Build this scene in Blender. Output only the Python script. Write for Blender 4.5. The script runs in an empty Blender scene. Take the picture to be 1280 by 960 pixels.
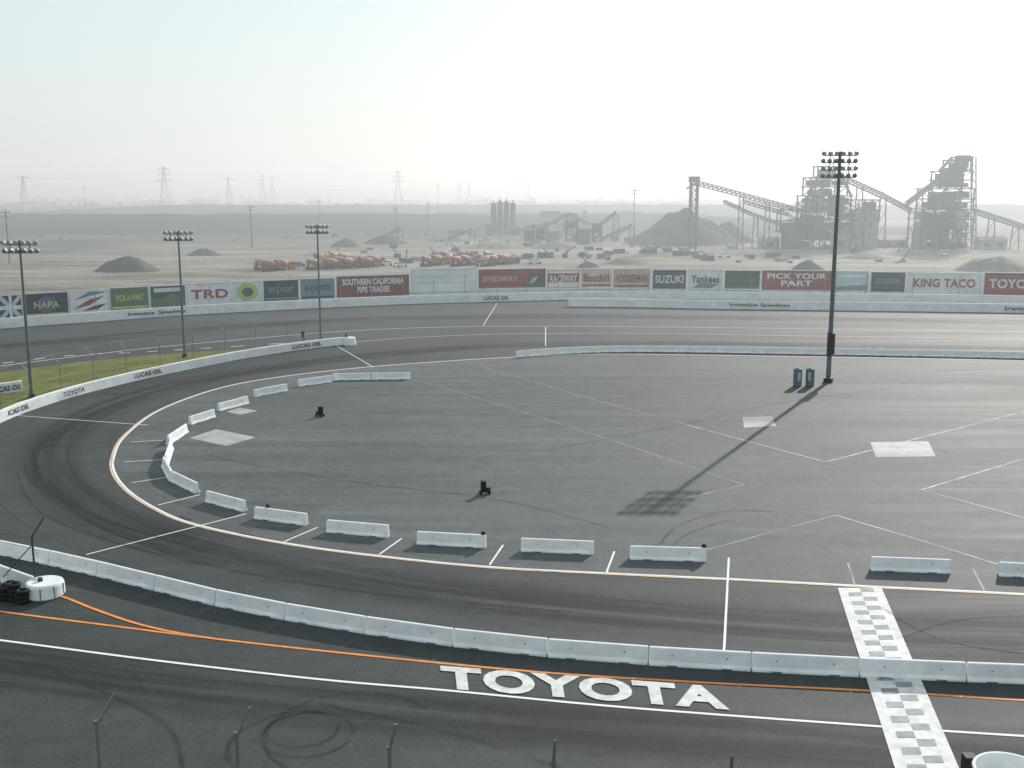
import bpy, bmesh, math, random
from mathutils import Vector, Matrix, noise
random.seed(7)
scene = bpy.context.scene
R = math.radians
# ------------------------------------------------------------------ camera
F = 1340.0; CAMH = 20.0; PITCH = math.atan(240.0/F)
cp, sp = math.cos(PITCH), math.sin(PITCH)
cam = bpy.data.cameras.new("camera"); camo = bpy.data.objects.new("camera", cam)
scene.collection.objects.link(camo); scene.camera = camo
camo.location = (0, 0, CAMH); camo.rotation_euler = (math.pi/2-PITCH, 0, 0)
cam.sensor_width = 36; cam.lens = 36*F/1280; cam.clip_start = 0.1; cam.clip_end = 20000

def ray(px, py):
    u = (px-640)/F; v = (py-480)/F
    return Vector((u, cp - v*sp, -sp - v*cp))
def G(px, py, h=0.0):
    """survey: real-world position of a point of known height h seen in the survey photo"""
    r = ray(px, py); t = (h-CAMH)/r.z
    return Vector((0, 0, CAMH)) + r*t
def D(px, py, dist):
    """point at ground distance dist (Y) on the survey ray"""
    r = ray(px, py); return Vector((0, 0, CAMH)) + r*(dist/r.y)

# ------------------------------------------------------------------ materials
MATS = {}
def new_mat(name):
    m = bpy.data.materials.new(name); m.use_nodes = True
    nt = m.node_tree; b = nt.nodes['Principled BSDF']
    return m, nt, b
def N(nt, t, **k):
    n = nt.nodes.new(t)
    for a, v in k.items(): setattr(n, a, v)
    return n
def noise_fac(nt, scale, detail=4, rough=0.6, stretch=(1,1,1), dist=0.0, rot=0.0):
    tc = N(nt, 'ShaderNodeTexCoord'); mp = N(nt, 'ShaderNodeMapping')
    mp.inputs['Scale'].default_value = stretch; mp.inputs['Rotation'].default_value = (0,0,rot)
    nz = N(nt, 'ShaderNodeTexNoise'); nz.inputs['Scale'].default_value = scale
    nz.inputs['Detail'].default_value = detail; nz.inputs['Roughness'].default_value = rough
    nz.inputs['Distortion'].default_value = dist
    nt.links.new(tc.outputs['Object'], mp.inputs[0]); nt.links.new(mp.outputs[0], nz.inputs['Vector'])
    return nz.outputs['Fac']
def rampc(nt, fac, stops):
    r = N(nt, 'ShaderNodeValToRGB')
    while len(r.color_ramp.elements) < len(stops): r.color_ramp.elements.new(0.5)
    for e, (p, c) in zip(r.color_ramp.elements, stops):
        e.position = p; e.color = (c[0], c[1], c[2], 1)
    nt.links.new(fac, r.inputs[0]); return r.outputs[0]
def mixc(nt, a, b, fac, mode='MIX'):
    m = N(nt, 'ShaderNodeMix', data_type='RGBA', blend_type=mode)
    for s, v in ((m.inputs[0], fac), (m.inputs[6], a), (m.inputs[7], b)):
        if hasattr(v, 'links'): nt.links.new(v, s)
        elif isinstance(v, (int, float)): s.default_value = v
        else: s.default_value = (v[0], v[1], v[2], 1)
    return m.outputs[2]
def worn(name, col, var=0.25, scale=1.5, rough=0.7, metal=0.0, spec=0.3, dirt=None):
    if name in MATS: return MATS[name]
    m, nt, b = new_mat(name)
    f = noise_fac(nt, scale)
    lo = [c*(1-var) for c in col]; hi = [min(1, c*(1+var*0.6)) for c in col]
    c = rampc(nt, f, [(0.3, lo), (0.7, hi)])
    if dirt:
        f2 = noise_fac(nt, scale*0.35, stretch=(1,1,2.5))
        r = N(nt, 'ShaderNodeMapRange'); r.inputs[1].default_value=.5; r.inputs[2].default_value=.75
        r.inputs[4].default_value=.7
        nt.links.new(f2, r.inputs[0]); c = mixc(nt, c, dirt, r.outputs[0])
    nt.links.new(c, b.inputs['Base Color'])
    b.inputs['Roughness'].default_value = rough; b.inputs['Metallic'].default_value = metal
    b.inputs['Specular IOR Level'].default_value = spec
    MATS[name] = m; return m

def asphalt(name, lo, hi, rough, spec=0.5, streak=0.5, rot=0.0):
    m, nt, b = new_mat(name)
    big = rampc(nt, noise_fac(nt, 0.035, 4, .55, dist=.6), [(0.3, lo), (0.7, hi)])
    stf = noise_fac(nt, 0.22, 6, .7, (0.10, 1.4, 1), .8, rot)
    st = rampc(nt, stf, [(0.32, (.64,)*3), (0.68, (1.30,)*3)])
    fine = rampc(nt, noise_fac(nt, 8.0, 3, .75), [(0.3, (.60,)*3), (0.7, (1.36,)*3)])
    mid = rampc(nt, noise_fac(nt, 0.7, 6, .75, dist=.5), [(0.3, (.76,)*3), (0.7, (1.2,)*3)])
    c = mixc(nt, big, st, streak, 'MULTIPLY'); c = mixc(nt, c, fine, .8, 'MULTIPLY'); c = mixc(nt, c, mid, .9, 'MULTIPLY')
    sp_ = rampc(nt, noise_fac(nt, 1.6, 2, .5, dist=1.5), [(0.66, (1,)*3), (0.74, (.62,)*3)])
    c = mixc(nt, c, sp_, .8, 'MULTIPLY')
    nt.links.new(c, b.inputs['Base Color'])
    r = N(nt, 'ShaderNodeMapRange'); r.inputs[1].default_value=.3; r.inputs[2].default_value=.7
    r.inputs[3].default_value = rough-.05; r.inputs[4].default_value = rough+.06
    nt.links.new(stf, r.inputs[0]); nt.links.new(r.outputs[0], b.inputs['Roughness'])
    b.inputs['Specular IOR Level'].default_value = spec
    return m
M_track = asphalt("track_asphalt", (.037,.042,.042), (.060,.066,.065), .74, .26, .7, 0.12)
M_infield = asphalt("infield_asphalt", (.076,.086,.086), (.112,.122,.120), .75, .27, .9, -0.1)

def overlay(name, col, dens, uscale, edge=.35):
    """rubber / worn paint laid over asphalt, thinning out to the strip edges"""
    m, nt, b = new_mat(name)
    uv = N(nt, 'ShaderNodeUVMap'); sx = N(nt, 'ShaderNodeSeparateXYZ'); nt.links.new(uv.outputs[0], sx.inputs[0])
    pp = N(nt, 'ShaderNodeMath', operation='PINGPONG'); pp.inputs[1].default_value=.5; nt.links.new(sx.outputs[1], pp.inputs[0])
    e = N(nt, 'ShaderNodeMapRange', interpolation_type='SMOOTHSTEP'); e.inputs[2].default_value=edge; nt.links.new(pp.outputs[0], e.inputs[0])
    mp = N(nt, 'ShaderNodeMapping'); mp.inputs['Scale'].default_value=uscale; nt.links.new(uv.outputs[0], mp.inputs[0])
    nz = N(nt, 'ShaderNodeTexNoise'); nz.inputs['Scale'].default_value=1; nz.inputs['Detail'].default_value=4
    nt.links.new(mp.outputs[0], nz.inputs['Vector'])
    nr = N(nt, 'ShaderNodeMapRange'); nr.inputs[1].default_value=.32; nr.inputs[2].default_value=.62
    nr.inputs[4].default_value=dens; nt.links.new(nz.outputs['Fac'], nr.inputs[0])
    mu = N(nt, 'ShaderNodeMath', operation='MULTIPLY'); nt.links.new(e.outputs[0], mu.inputs[0]); nt.links.new(nr.outputs[0], mu.inputs[1])
    nt.links.new(mu.outputs[0], b.inputs['Alpha'])
    b.inputs['Base Color'].default_value=(*col,1); b.inputs['Roughness'].default_value=.75; b.inputs['Specular IOR Level'].default_value=.25
    return m
M_rubber = overlay("tire_rubber", (.022,.024,.024), .5, (.05, 7, 1), .4)
M_skid = overlay("skid_rubber", (.024,.024,.024), .5, (.4, 1.5, 1), .45)
M_faint = overlay("faded_paint", (.42,.44,.43), .5, (.8, 2, 1), .12)
M_worn = overlay("worn_white_paint", (.62,.64,.62), .7, (.6, 2, 1), .12)
M_worn2 = overlay("worn_bright_paint", (.78,.79,.77), 1.0, (.7, 2, 1), .08)
M_pale = overlay("pale_overlay", (.27,.28,.27), .36, (.10, 3, 1), .45)
M_white = overlay("white_line_paint", (.80,.80,.77), 1.0, (.5, 6, 1), .06)
for n in M_white.node_tree.nodes:
    if n.type=='MAP_RANGE' and n.interpolation_type!='SMOOTHSTEP': n.inputs[1].default_value=.18; n.inputs[2].default_value=.44
M_orange = worn("orange_line_paint", (.80,.27,.06), .25, 2)
M_cream = worn("cream_line_paint", (.74,.50,.30), .25, 2)
M_letter = worn("white_letter_paint", (.66,.66,.63), .25, 2.5, dirt=(.40,.41,.40))
M_grey = worn("grey_check_paint", (.25,.26,.26), .3, 3, dirt=(.40,.41,.40))
M_conc = worn("white_concrete", (.78,.80,.79), .14, 1.2, .8, dirt=(.55,.56,.54))
M_conc2 = worn("wall_concrete", (.76,.79,.79), .12, .8, .8, dirt=(.54,.57,.56))
M_patch = worn("patch_concrete", (.38,.38,.36), .3, .8, .7)
M_patchdark = worn("dark_patch_tone", (.025,.028,.028), .3, .8, .6)
M_dark = worn("dark_hole", (.03,.03,.03), .2)
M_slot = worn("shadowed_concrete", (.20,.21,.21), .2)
M_steel = worn("galvanised_steel", (.22,.24,.24), .2, 3, .5, .3)
M_darksteel = worn("dark_steel", (.06,.07,.07), .2, 3, .6)
M_pole = worn("pole_steel", (.16,.18,.18), .15, 1, .5, .2)
M_lamp = worn("lamp_housing", (.35,.37,.38), .15, 4, .35, .3)
M_glass = worn("lamp_glass", (.6,.62,.62), .1, 4, .2, 0, .6)
M_plant = worn("plant_steel", (.06,.085,.085), .35, .3, .75)
M_plant2 = worn("plant_cladding", (.24,.28,.27), .3, .25, .75)
M_rubbertire = worn("tyre_rubber", (.02,.02,.02), .2, 5, .85)
M_truck = worn("truck_orange", (.38,.08,.035), .3, .4, .5, 0, .4)
M_drum = worn("drum_paint", (.42,.17,.10), .35, .5, .6)
M_truck2 = worn("truck_white", (.45,.44,.41), .3, .4, .5, 0, .4)
M_drum2 = worn("drum_red_grey", (.30,.16,.13), .35, .5, .6)
M_carw = worn("car_paint_white", (.7,.7,.7), .1, 2, .3)
M_card = worn("car_paint_dark", (.08,.09,.11), .1, 2, .3)
M_win = worn("window_glass", (.03,.04,.05), .1, 2, .15, 0, .6)

# ------------------------------------------------------------------ mesh builder
class MB:
    def __init__(s): s.v=[]; s.f=[]; s.m=[]
    def quad(s, pts, m=0):
        i=len(s.v); s.v += [Vector(p) for p in pts]; s.f.append(tuple(range(i,i+len(pts)))); s.m.append(m)
    def box(s, c, size, m=0, rz=0.0):
        c=Vector(c); i=len(s.v); M=Matrix.Rotation(rz,3,'Z')
        for z in(-.5,.5):
            for x,y in((-.5,-.5),(.5,-.5),(.5,.5),(-.5,.5)):
                s.v.append(c+M@Vector((x*size[0],y*size[1],z*size[2])))
        for q in((3,2,1,0),(4,5,6,7),(0,1,5,4),(1,2,6,5),(2,3,7,6),(3,0,4,7)):
            s.f.append(tuple(i+k for k in q)); s.m.append(m)
    def beam(s, a, b, w, h=None, m=0):
        a=Vector(a); b=Vector(b); h=h or w; d=b-a
        if d.length<1e-6: return
        d.normalize(); up=Vector((0,0,1)) if abs(d.z)<.95 else Vector((0,1,0))
        r=d.cross(up).normalized(); u=r.cross(d)
        i=len(s.v)
        for p in(a,b):
            for x,y in((-1,-1),(1,-1),(1,1),(-1,1)): s.v.append(p+r*x*w/2+u*y*h/2)
        for q in((3,2,1,0),(4,5,6,7),(0,1,5,4),(1,2,6,5),(2,3,7,6),(3,0,4,7)):
            s.f.append(tuple(i+k for k in q)); s.m.append(m)
    def tube(s, a, b, r0, r1=None, n=12, m=0, cap=True):
        a=Vector(a); b=Vector(b); r1=r0 if r1 is None else r1; d=(b-a).normalized()
        up=Vector((0,0,1)) if abs(d.z)<.95 else Vector((0,1,0))
        r=d.cross(up).normalized(); u=r.cross(d); i=len(s.v)
        for p,rr in((a,r0),(b,r1)):
            for k in range(n):
                t=2*math.pi*k/n; s.v.append(p+(r*math.cos(t)+u*math.sin(t))*rr)
        for k in range(n):
            s.f.append((i+k,i+(k+1)%n,i+n+(k+1)%n,i+n+k)); s.m.append(m)
        if cap:
            s.f.append(tuple(i+k for k in range(n))[::-1]); s.m.append(m)
            s.f.append(tuple(i+n+k for k in range(n))); s.m.append(m)
    def lathe(s, base, axis, prof, n=16, m=0):
        base=Vector(base); d=Vector(axis).normalized(); up=Vector((0,0,1)) if abs(d.z)<.95 else Vector((0,1,0))
        r=d.cross(up).normalized(); u=r.cross(d); i=len(s.v)
        for t,rr in prof:
            for k in range(n):
                a=2*math.pi*k/n; s.v.append(base+d*t+(r*math.cos(a)+u*math.sin(a))*rr)
        for j in range(len(prof)-1):
            for k in range(n):
                s.f.append((i+j*n+k,i+j*n+(k+1)%n,i+(j+1)*n+(k+1)%n,i+(j+1)*n+k)); s.m.append(m)
    def mesh(s, name, mats, smooth=False):
        me=bpy.data.meshes.new(name); me.from_pydata([tuple(v) for v in s.v],[],s.f)
        for m in mats: me.materials.append(m)
        for p,mi in zip(me.polygons,s.m): p.material_index=mi; p.use_smooth=smooth
        me.update(); return me
    def obj(s, name, mats, parent=None, smooth=False, loc=None):
        o=bpy.data.objects.new(name, s.mesh(name,mats,smooth)); scene.collection.objects.link(o)
        if parent: o.parent=parent
        if loc: o.location=loc
        return o
def inst(name, me, loc, rz=0, sc=1):
    o=bpy.data.objects.new(name, me); scene.collection.objects.link(o)
    o.location=loc; o.rotation_euler=(0,0,rz); o.scale=(sc,sc,sc) if isinstance(sc,(int,float)) else sc; return o
def catmull(P, n=8):
    out=[]
    for i in range(len(P)-1):
        p0=P[max(i-1,0)];p1=P[i];p2=P[i+1];p3=P[min(i+2,len(P)-1)]
        for k in range(n):
            t=k/n
            out.append(.5*((2*p1)+(p2-p0)*t+(2*p0-5*p1+4*p2-p3)*t*t+(3*p1-p0-3*p2+p3)*t**3))
    out.append(P[-1].copy()); return out
def normals2(P):
    out=[]
    for i in range(len(P)):
        d=(P[min(i+1,len(P)-1)]-P[max(i-1,0)]); d.z=0; d.normalize(); out.append(Vector((-d.y,d.x,0)))
    return out
def strip(name, P, w, z, mat, parent, off=0.0, n=8):
    P=[Vector((p.x,p.y,0)) for p in P]
    if n>1 and len(P)>2: P=catmull(P,n)
    Nn=normals2(P); vs=[]; fs=[]; uv=[]; L=random.uniform(0,500)
    for i,p in enumerate(P):
        if i: L+=(p-P[i-1]).length
        c=p+Nn[i]*off
        vs+= [(c+Nn[i]*w/2+Vector((0,0,z))),(c-Nn[i]*w/2+Vector((0,0,z)))]; uv+=[(L,1),(L,0)]
    for i in range(len(P)-1): fs.append((2*i+1,2*i+3,2*i+2,2*i))
    me=bpy.data.meshes.new(name); me.from_pydata([tuple(v) for v in vs],[],fs); ul=me.uv_layers.new(name="UVMap")
    for l in me.loops: ul.data[l.index].uv=uv[l.vertex_index]
    me.materials.append(mat); me.update()
    o=bpy.data.objects.new(name,me); scene.collection.objects.link(o); o.parent=parent; return o
def sheet(name, P, z, mat, parent=None):
    me=bpy.data.meshes.new(name); me.from_pydata([(p.x,p.y,z) for p in P],[],[tuple(range(len(P)))])
    me.materials.append(mat); me.update()
    if me.polygons[0].normal.z<0: me.flip_normals()
    o=bpy.data.objects.new(name,me); scene.collection.objects.link(o)
    if parent: o.parent=parent
    return o
def gp(l): return [G(x,y) for x,y in l]

# ------------------------------------------------------------------ text
TC={}
def text_data(body, bold=.0):
    k=(body,bold)
    if k in TC: return TC[k]
    c=bpy.data.curves.new("t",'FONT'); c.body=body; c.offset=bold; c.resolution_u=4; c.align_x='LEFT'
    if len(body)>0: c.space_character=1.0+bold*2
    o=bpy.data.objects.new("t",c); scene.collection.objects.link(o); bpy.context.view_layer.update()
    me=bpy.data.meshes.new_from_object(o.evaluated_get(bpy.context.evaluated_depsgraph_get()))
    xs=[v.co.x for v in me.vertices]; ys=[v.co.y for v in me.vertices]
    x0,x1,y0,y1=min(xs),max(xs),min(ys),max(ys)
    V=[((v.co.x-x0)/(x1-x0),(v.co.y-y0)/(y1-y0)) for v in me.vertices]; Fc=[tuple(p.vertices) for p in me.polygons]
    bpy.data.objects.remove(o); bpy.data.curves.remove(c); bpy.data.meshes.remove(me)
    TC[k]=(V,Fc); return TC[k]
def text_quad(name, body, bl, br, tr, tl, mat, parent, bold=.02):
    V,Fc=text_data(body,bold)
    vs=[tuple((bl*(1-s)+br*s)*(1-t)+(tl*(1-s)+tr*s)*t) for s,t in V]
    me=bpy.data.meshes.new(name); me.from_pydata(vs,[],Fc); me.materials.append(mat); me.update()
    o=bpy.data.objects.new(name,me); scene.collection.objects.link(o); o.parent=parent; return o

# ------------------------------------------------------------------ ground
m, nt, b = new_mat("dirt_ground")
c1=rampc(nt, noise_fac(nt,.012,6,.6,(1,.6,1),.5), [(.3,(.17,.165,.135)),(.5,(.27,.255,.205)),(.7,(.37,.35,.28))])
c2=rampc(nt, noise_fac(nt,.02,6,.65,(.35,1,1),1), [(.35,(.05,.058,.048)),(.5,(.085,.09,.075)),(.68,(.14,.14,.115))])
tc=N(nt,'ShaderNodeTexCoord'); sx=N(nt,'ShaderNodeSeparateXYZ'); nt.links.new(tc.outputs['Object'],sx.inputs[0])
a1=N(nt,'ShaderNodeMath',operation='MULTIPLY'); a1.inputs[1].default_value=-.25; nt.links.new(sx.outputs[0],a1.inputs[0])
a2=N(nt,'ShaderNodeMath',operation='ADD'); nt.links.new(sx.outputs[1],a2.inputs[0]); nt.links.new(a1.outputs[0],a2.inputs[1])
nz=noise_fac(nt,.01,6,.6); a3=N(nt,'ShaderNodeMath',operation='MULTIPLY_ADD'); a3.inputs[1].default_value=260; nt.links.new(nz,a3.inputs[0]); nt.links.new(a2.outputs[0],a3.inputs[2])
mr=N(nt,'ShaderNodeMapRange'); mr.inputs[1].default_value=520; mr.inputs[2].default_value=620; nt.links.new(a3.outputs[0],mr.inputs[0])
cc=mixc(nt,c1,c2,mr.outputs[0])
cc=mixc(nt,cc,rampc(nt,noise_fac(nt,.4,5,.7),[(.3,(.65,)*3),(.7,(1.25,)*3)]),.8,'MULTIPLY')
cc=mixc(nt,cc,rampc(nt,noise_fac(nt,.09,6,.7,(.22,1,1),1.2),[(.42,(.45,)*3),(.56,(1.08,)*3)]),.8,'MULTIPLY')
nt.links.new(cc,b.inputs['Base Color']); b.inputs['Roughness'].default_value=.95; b.inputs['Specular IOR Level'].default_value=.1
M_dirt=m
mb=MB(); S=9000
mb.quad([(-S,-S,0),(S,-S,0),(S,S,0),(-S,S,0)]); mb.obj("ground",[M_dirt])

board=[(-140,420),(0,404),(120,396),(230,389),(330,384),(420,380),(510,376.5),(600,374),(720,371.5),(835,371),(960,372.5),(1132,374.5),(1280,377),(1420,380)]
back=gp(board)
P=[Vector((-190,-20,0)),Vector((200,-20,0)),Vector((240,back[-1].y+2,0))]+list(reversed(back))+[Vector((-190,back[0].y,0))]
track=sheet("race_track",P,.02,M_track)
inner_px=[(1500,757),(1280,743),(1100,734),(910,724),(760,717),(612,709),(480,696),(355,679),(245,656),(195,636),(160,613),(143,590),(143,570),(157,545),(200,513),(270,487),(340,473),(440,461),(540,453),(640,447),(760,443),(1000,446),(1280,451),(1500,457)]
inner=catmull(gp(inner_px),8)
sheet("infield_pavement",inner,.028,M_infield,track)
strip("inner_white_line",inner,.18,.036,M_white,track,0,1)
strip("inner_cream_line",inner,.14,.036,M_cream,track,.18,1)
groove_px=[(1400,800),(1100,790),(800,768),(560,742),(380,712),(230,680),(120,640),(60,590),(70,548),(140,508),(240,478),(340,460),(470,444),(640,432),(900,430),(1300,437)]
gv=catmull(gp(groove_px),8)
strip("racing_groove",gv,6.5,.028,M_rubber,track,0,1)
for off in (-4.6,-1.6,1.4,4.2): strip("paving_seam",gv,.09,.036,M_skid,track,off,1)
strip("racing_groove_front",gp([(-200,800),(0,830),(300,868),(700,905),(1100,940),(1400,965)]),6,.028,M_rubber,track)
strip("racing_groove_back",gp([(-100,440),(100,425),(300,408),(500,398),(800,396),(1400,405)]),9,.028,M_rubber,track)
strip("white_line",gp([(-200,776),(0,801),(200,827),(400,850),(560,864),(780,885),(1100,909),(1280,921),(1500,934)]),.17,.036,M_white,track)
strip("orange_line",gp([(-200,737),(0,765),(140,783),(250,797),(400,814),(640,838),(860,853),(1080,864),(1280,876),(1500,888)]),.17,.036,M_orange,track)
strip("orange_merge_line",gp([(60,741),(85,749),(120,763),(170,780),(222,792),(280,801)]),.17,.044,M_orange,track)
for a,b2 in (((108,694),(308,643)),((198,632),(250,619)),((355,678),(397,660)),((474,694),(502,674)),((612,707),(629,682)),((758,717),(768,690)),((911,698),(905,815)),((165,604),(217,596)),((155,578),(205,575)),((163,553),(203,551)),((22,520),(185,532)),((420,432),(466,459)),((604,407),(621,380)),((682,409),(682,433))):
    strip("cross_line",gp([a,b2]),.12,.044,M_white,track)
for a,b2 in (((1060,705),(1068,732)),((1216,712),(1230,739)),):
    strip("cross_line",gp([a,b2]),.12,.044,M_worn,track)
strip("back_white_line",gp([(-60,468),(0,458),(200,434),(420,415),(560,409),(700,408),(1000,411),(1280,415),(1500,419)]),.22,.036,M_white,track)
strip("back_cream_line",gp([(440,428),(520,422),(640,417.5),(800,417),(1000,420),(1280,424),(1500,428)]),.24,.036,M_cream,track)
dp=catmull(gp([(0,450),(100,438),(200,433),(300,427),(430,419)]),6)
for i in range(0,len(dp)-1,2): strip("pit_dash",[dp[i]+Vector((0,-5,0)),dp[i].lerp(dp[i+1],.75)+Vector((0,-5,0))],.3,.036,M_white,track)
for pl,mt,wd_ in (([(1400,483),(1280,515),(1150,548),(1032,578)],M_worn2,.17),([(1032,578),(945,555),(860,532)],M_worn2,.15),([(860,532),(750,502),(600,458)],M_worn,.15),([(1400,538),(1280,574),(1152,613),(1280,648),(1400,680)],M_worn2,.16),([(930,607),(780,556)],M_worn,.14),([(780,556),(620,505),(520,475)],M_worn,.12),([(885,688),(960,667),(1045,645)],M_worn,.14),([(1045,645),(1160,679),(1265,712)],M_worn2,.14),([(930,607),(850,625)],M_worn,.12)):
    strip("faded_line",gp(pl),wd_,.044,mt,track,0,1)
for q in ([(237,548),(270,537),(320,547),(283,558)],[(283,515),(300,510),(322,514),(300,519)],[(928,522),(965,521),(970,533),(930,535)],[(1088,553),(1160,552),(1170,571),(1095,572)]):
    sheet("concrete_patch",gp(q),.036,M_patch,track)
for pl,w in (([(430,500),(800,520),(1300,530)],7),([(700,600),(1000,585),(1400,560)],8),([(400,640),(760,650),(1300,690)],5),([(560,470),(900,470),(1400,480)],10)):
    strip("pale_band",gp(pl),w,.05,M_pale,track)  # broad pale bands across the infield, thinning out at their edges
for pl in ([(820,690),(845,660),(905,640),(970,640)],[(830,695),(860,668),(915,650)],[(260,570),(420,600),(620,625),(760,660)],[(1100,760),(1180,800),(1300,820)],[(1120,800),(1200,775),(1310,770)],[(40,560),(60,610),(130,650),(260,690)],[(20,590),(50,640),(150,680),(300,715)],[(60,600),(110,650),(240,700),(420,735),(700,765)],[(70,840),(200,900),(230,960)],[(400,880),(560,915),(700,960)],[(700,560),(860,530),(1000,500),(1180,480)]):
    strip("skid_mark",gp(pl),.28,.056,M_skid,track)
def ring(cx,cy,r,a0,a1,w=.22):
    c=G(cx,cy); strip("donut_mark",[c+Vector((math.cos(a)*r,math.sin(a)*r,0)) for a in [a0+(a1-a0)*i/24 for i in range(25)]],w,.05,M_skid,track,0,2)
ring(385,918,1.7,0,6.0); ring(378,912,1.35,1,6.6); ring(440,915,3.2,.6,4.6); ring(372,930,2.5,1.4,4.9,.3)
sheet("dark_patch",gp([(125,491),(145,488),(168,491),(148,494)]),.044,M_patchdark,track)  # flat near-black quad laid on the asphalt
L0,L1=G(1047,736),G(1118,960); R0,R1=G(1102,736),G(1198,960)
L1=L0+(L1-L0)*1.5; R1=R0+(R1-R0)*1.5
sheet("finish_line",[L0,R0,R1,L1],.052,M_letter,track)
mb=MB(); rows=44
for i in range(rows):
    t0=(i+.08)/rows; t1=(i+.92)/rows
    s0,s1=((.2,.5) if i%2 else (.5,.8))
    f=lambda s,t:(L0.lerp(L1,t)).lerp(R0.lerp(R1,t),s)+Vector((0,0,.060))
    mb.quad([f(s0,t1),f(s1,t1),f(s1,t0),f(s0,t0)])
mb.obj("finish_line_checks",[M_grey],track)
up=Vector((0,0,.052))
text_quad("painted_lettering","TOYOTA",G(553,862)+up,G(912,889)+up,G(905,860)+up,G(550,833)+up,M_letter,track,.045)

# grass
m,nt,b=new_mat("grass_turf")
c=rampc(nt,noise_fac(nt,.25,6,.7),[(.3,(.085,.105,.028)),(.7,(.19,.19,.06))])
c=mixc(nt,c,rampc(nt,noise_fac(nt,6,3,.7),[(.3,(.6,)*3),(.7,(1.3,)*3)]),.9,'MULTIPLY')
nt.links.new(c,b.inputs['Base Color']); b.inputs['Roughness'].default_value=.9; b.inputs['Specular IOR Level'].default_value=.15; M_grass=m
sheet("grass",catmull(gp([(-160,488),(0,466),(90,454),(170,446),(250,440),(335,436.5)]),4)+list(reversed(catmull(gp([(-160,592),(0,523),(90,491),(200,464),(270,450),(335,440)]),4))),.05,M_grass)

# ------------------------------------------------------------------ concrete barriers
def krail(name,a,b,h=.78,wb=.46,wt=.17,mat=M_conc,gap=.05):
    a=Vector((a.x,a.y,0)); b=Vector((b.x,b.y,0)); d=(b-a); L=d.length; ang=math.atan2(d.y,d.x); L-=gap
    prof=[(-wb/2,0),(-wb/2,.07),(-wb/2*.62,.22*h/.81),(-wt/2,h-.03),(-wt/2+.03,h),(wt/2-.03,h),(wt/2,h-.03),(wb/2*.62,.22*h/.81),(wb/2,.07),(wb/2,0)]
    mb=MB(); n=len(prof)
    xs=[-L/2,-L/2+.04,L/2-.04,L/2]; sc=[.88,1,1,.88]
    for x,s in zip(xs,sc):
        for y,z in prof: mb.v.append(Vector((x,y*s,z*(1 if s==1 else .96))))
    for j in range(3):
        for k in range(n-1): mb.f.append((j*n+k,j*n+k+1,(j+1)*n+k+1,(j+1)*n+k)[::-1]); mb.m.append(0)
    mb.f.append(tuple(range(n))); mb.m.append(0); mb.f.append(tuple(3*n+k for k in range(n))[::-1]); mb.m.append(0)
    for x in(-L*.27,L*.27):
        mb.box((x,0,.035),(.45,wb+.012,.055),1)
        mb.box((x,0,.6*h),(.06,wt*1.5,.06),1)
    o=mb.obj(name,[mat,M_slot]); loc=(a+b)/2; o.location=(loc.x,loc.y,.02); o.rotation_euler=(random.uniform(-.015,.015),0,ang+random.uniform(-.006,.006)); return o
fg=gp([(-150,672),(-60,682),(0,694),(62,707),(122,721),(194,739),(270,758),(357,776),(457,793),(567,809),(685,822),(811,832),(940,840),(1075,847),(1209,853),(1345,858),(1480,862)])
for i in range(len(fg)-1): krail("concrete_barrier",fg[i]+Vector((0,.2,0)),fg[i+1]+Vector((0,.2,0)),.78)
rails=[((1089,714),(1190,718)),((1249,721),(1352,727)),((787,700),(884,703)),((651,690),(743,694)),((521,681),(608,686)),((408,666),(486,673)),((318,649),(384,658)),((258,628),(306,641)),((216,603),(246,618)),((204,584),(214,603)),((213,562),(206,583)),((232,541),(209,557)),((267,522),(236,532)),((309,505),(272,515)),((358,489),(317,497)),((414,478),(372,484)),((463,475),(415,476)),((513,474.5),(464,475))]
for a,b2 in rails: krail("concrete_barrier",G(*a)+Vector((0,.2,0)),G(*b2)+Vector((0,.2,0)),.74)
fr=catmull(gp([(645,448),(690,444),(760,441),(850,441),(1000,443.5),(1140,446),(1280,449),(1400,452)]),3)
for i in range(len(fr)-1): krail("concrete_barrier",fr[i]+Vector((0,.5,0)),fr[i+1]+Vector((0,.5,0)),.8,gap=.06)

def wall(name,P,h,t,mat,parent=None,z0=.02):
    Nn=normals2(P); mb=MB()
    for p,n in zip(P,Nn):
        for o,z in((-t/2,z0),(-t/2,z0+h-.04),(-t/2+.04,z0+h),(t/2-.04,z0+h),(t/2,z0+h-.04),(t/2,z0)): mb.v.append(Vector((p.x,p.y,0))+n*o+Vector((0,0,z)))
    for i in range(len(P)-1):
        for k in range(5): mb.f.append((i*6+k,i*6+k+1,(i+1)*6+k+1,(i+1)*6+k)); mb.m.append(0)
    mb.f.append((0,1,2,3,4,5)); mb.m.append(0); j=(len(P)-1)*6; mb.f.append((j+5,j+4,j+3,j+2,j+1,j)); mb.m.append(0)
    return mb.obj(name,[mat],parent)
M_ink=worn("sign_ink_dark",(.05,.06,.07),.2,2)
def wall_text(parent,body,P0,P1,h0,h1,mat=M_ink,off=.32):
    d=(P1-P0).normalized(); n=Vector((d.y,-d.x,0))
    if n.y>0: n=-n
    a=P0+n*off; c=P1+n*off
    text_quad("wall_lettering",body,a+Vector((0,0,h0)),c+Vector((0,0,h0)),c+Vector((0,0,h1)),a+Vector((0,0,h1)),mat,parent,.03)
iw=catmull(gp([(-120,584),(0,528),(40,512),(90,496),(140,483),(200,469),(300,449),(370,438),(418,432),(437,431)]),6)
islandwall=wall("inner_retaining_wall",iw,1.0,.4,M_conc2)
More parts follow.
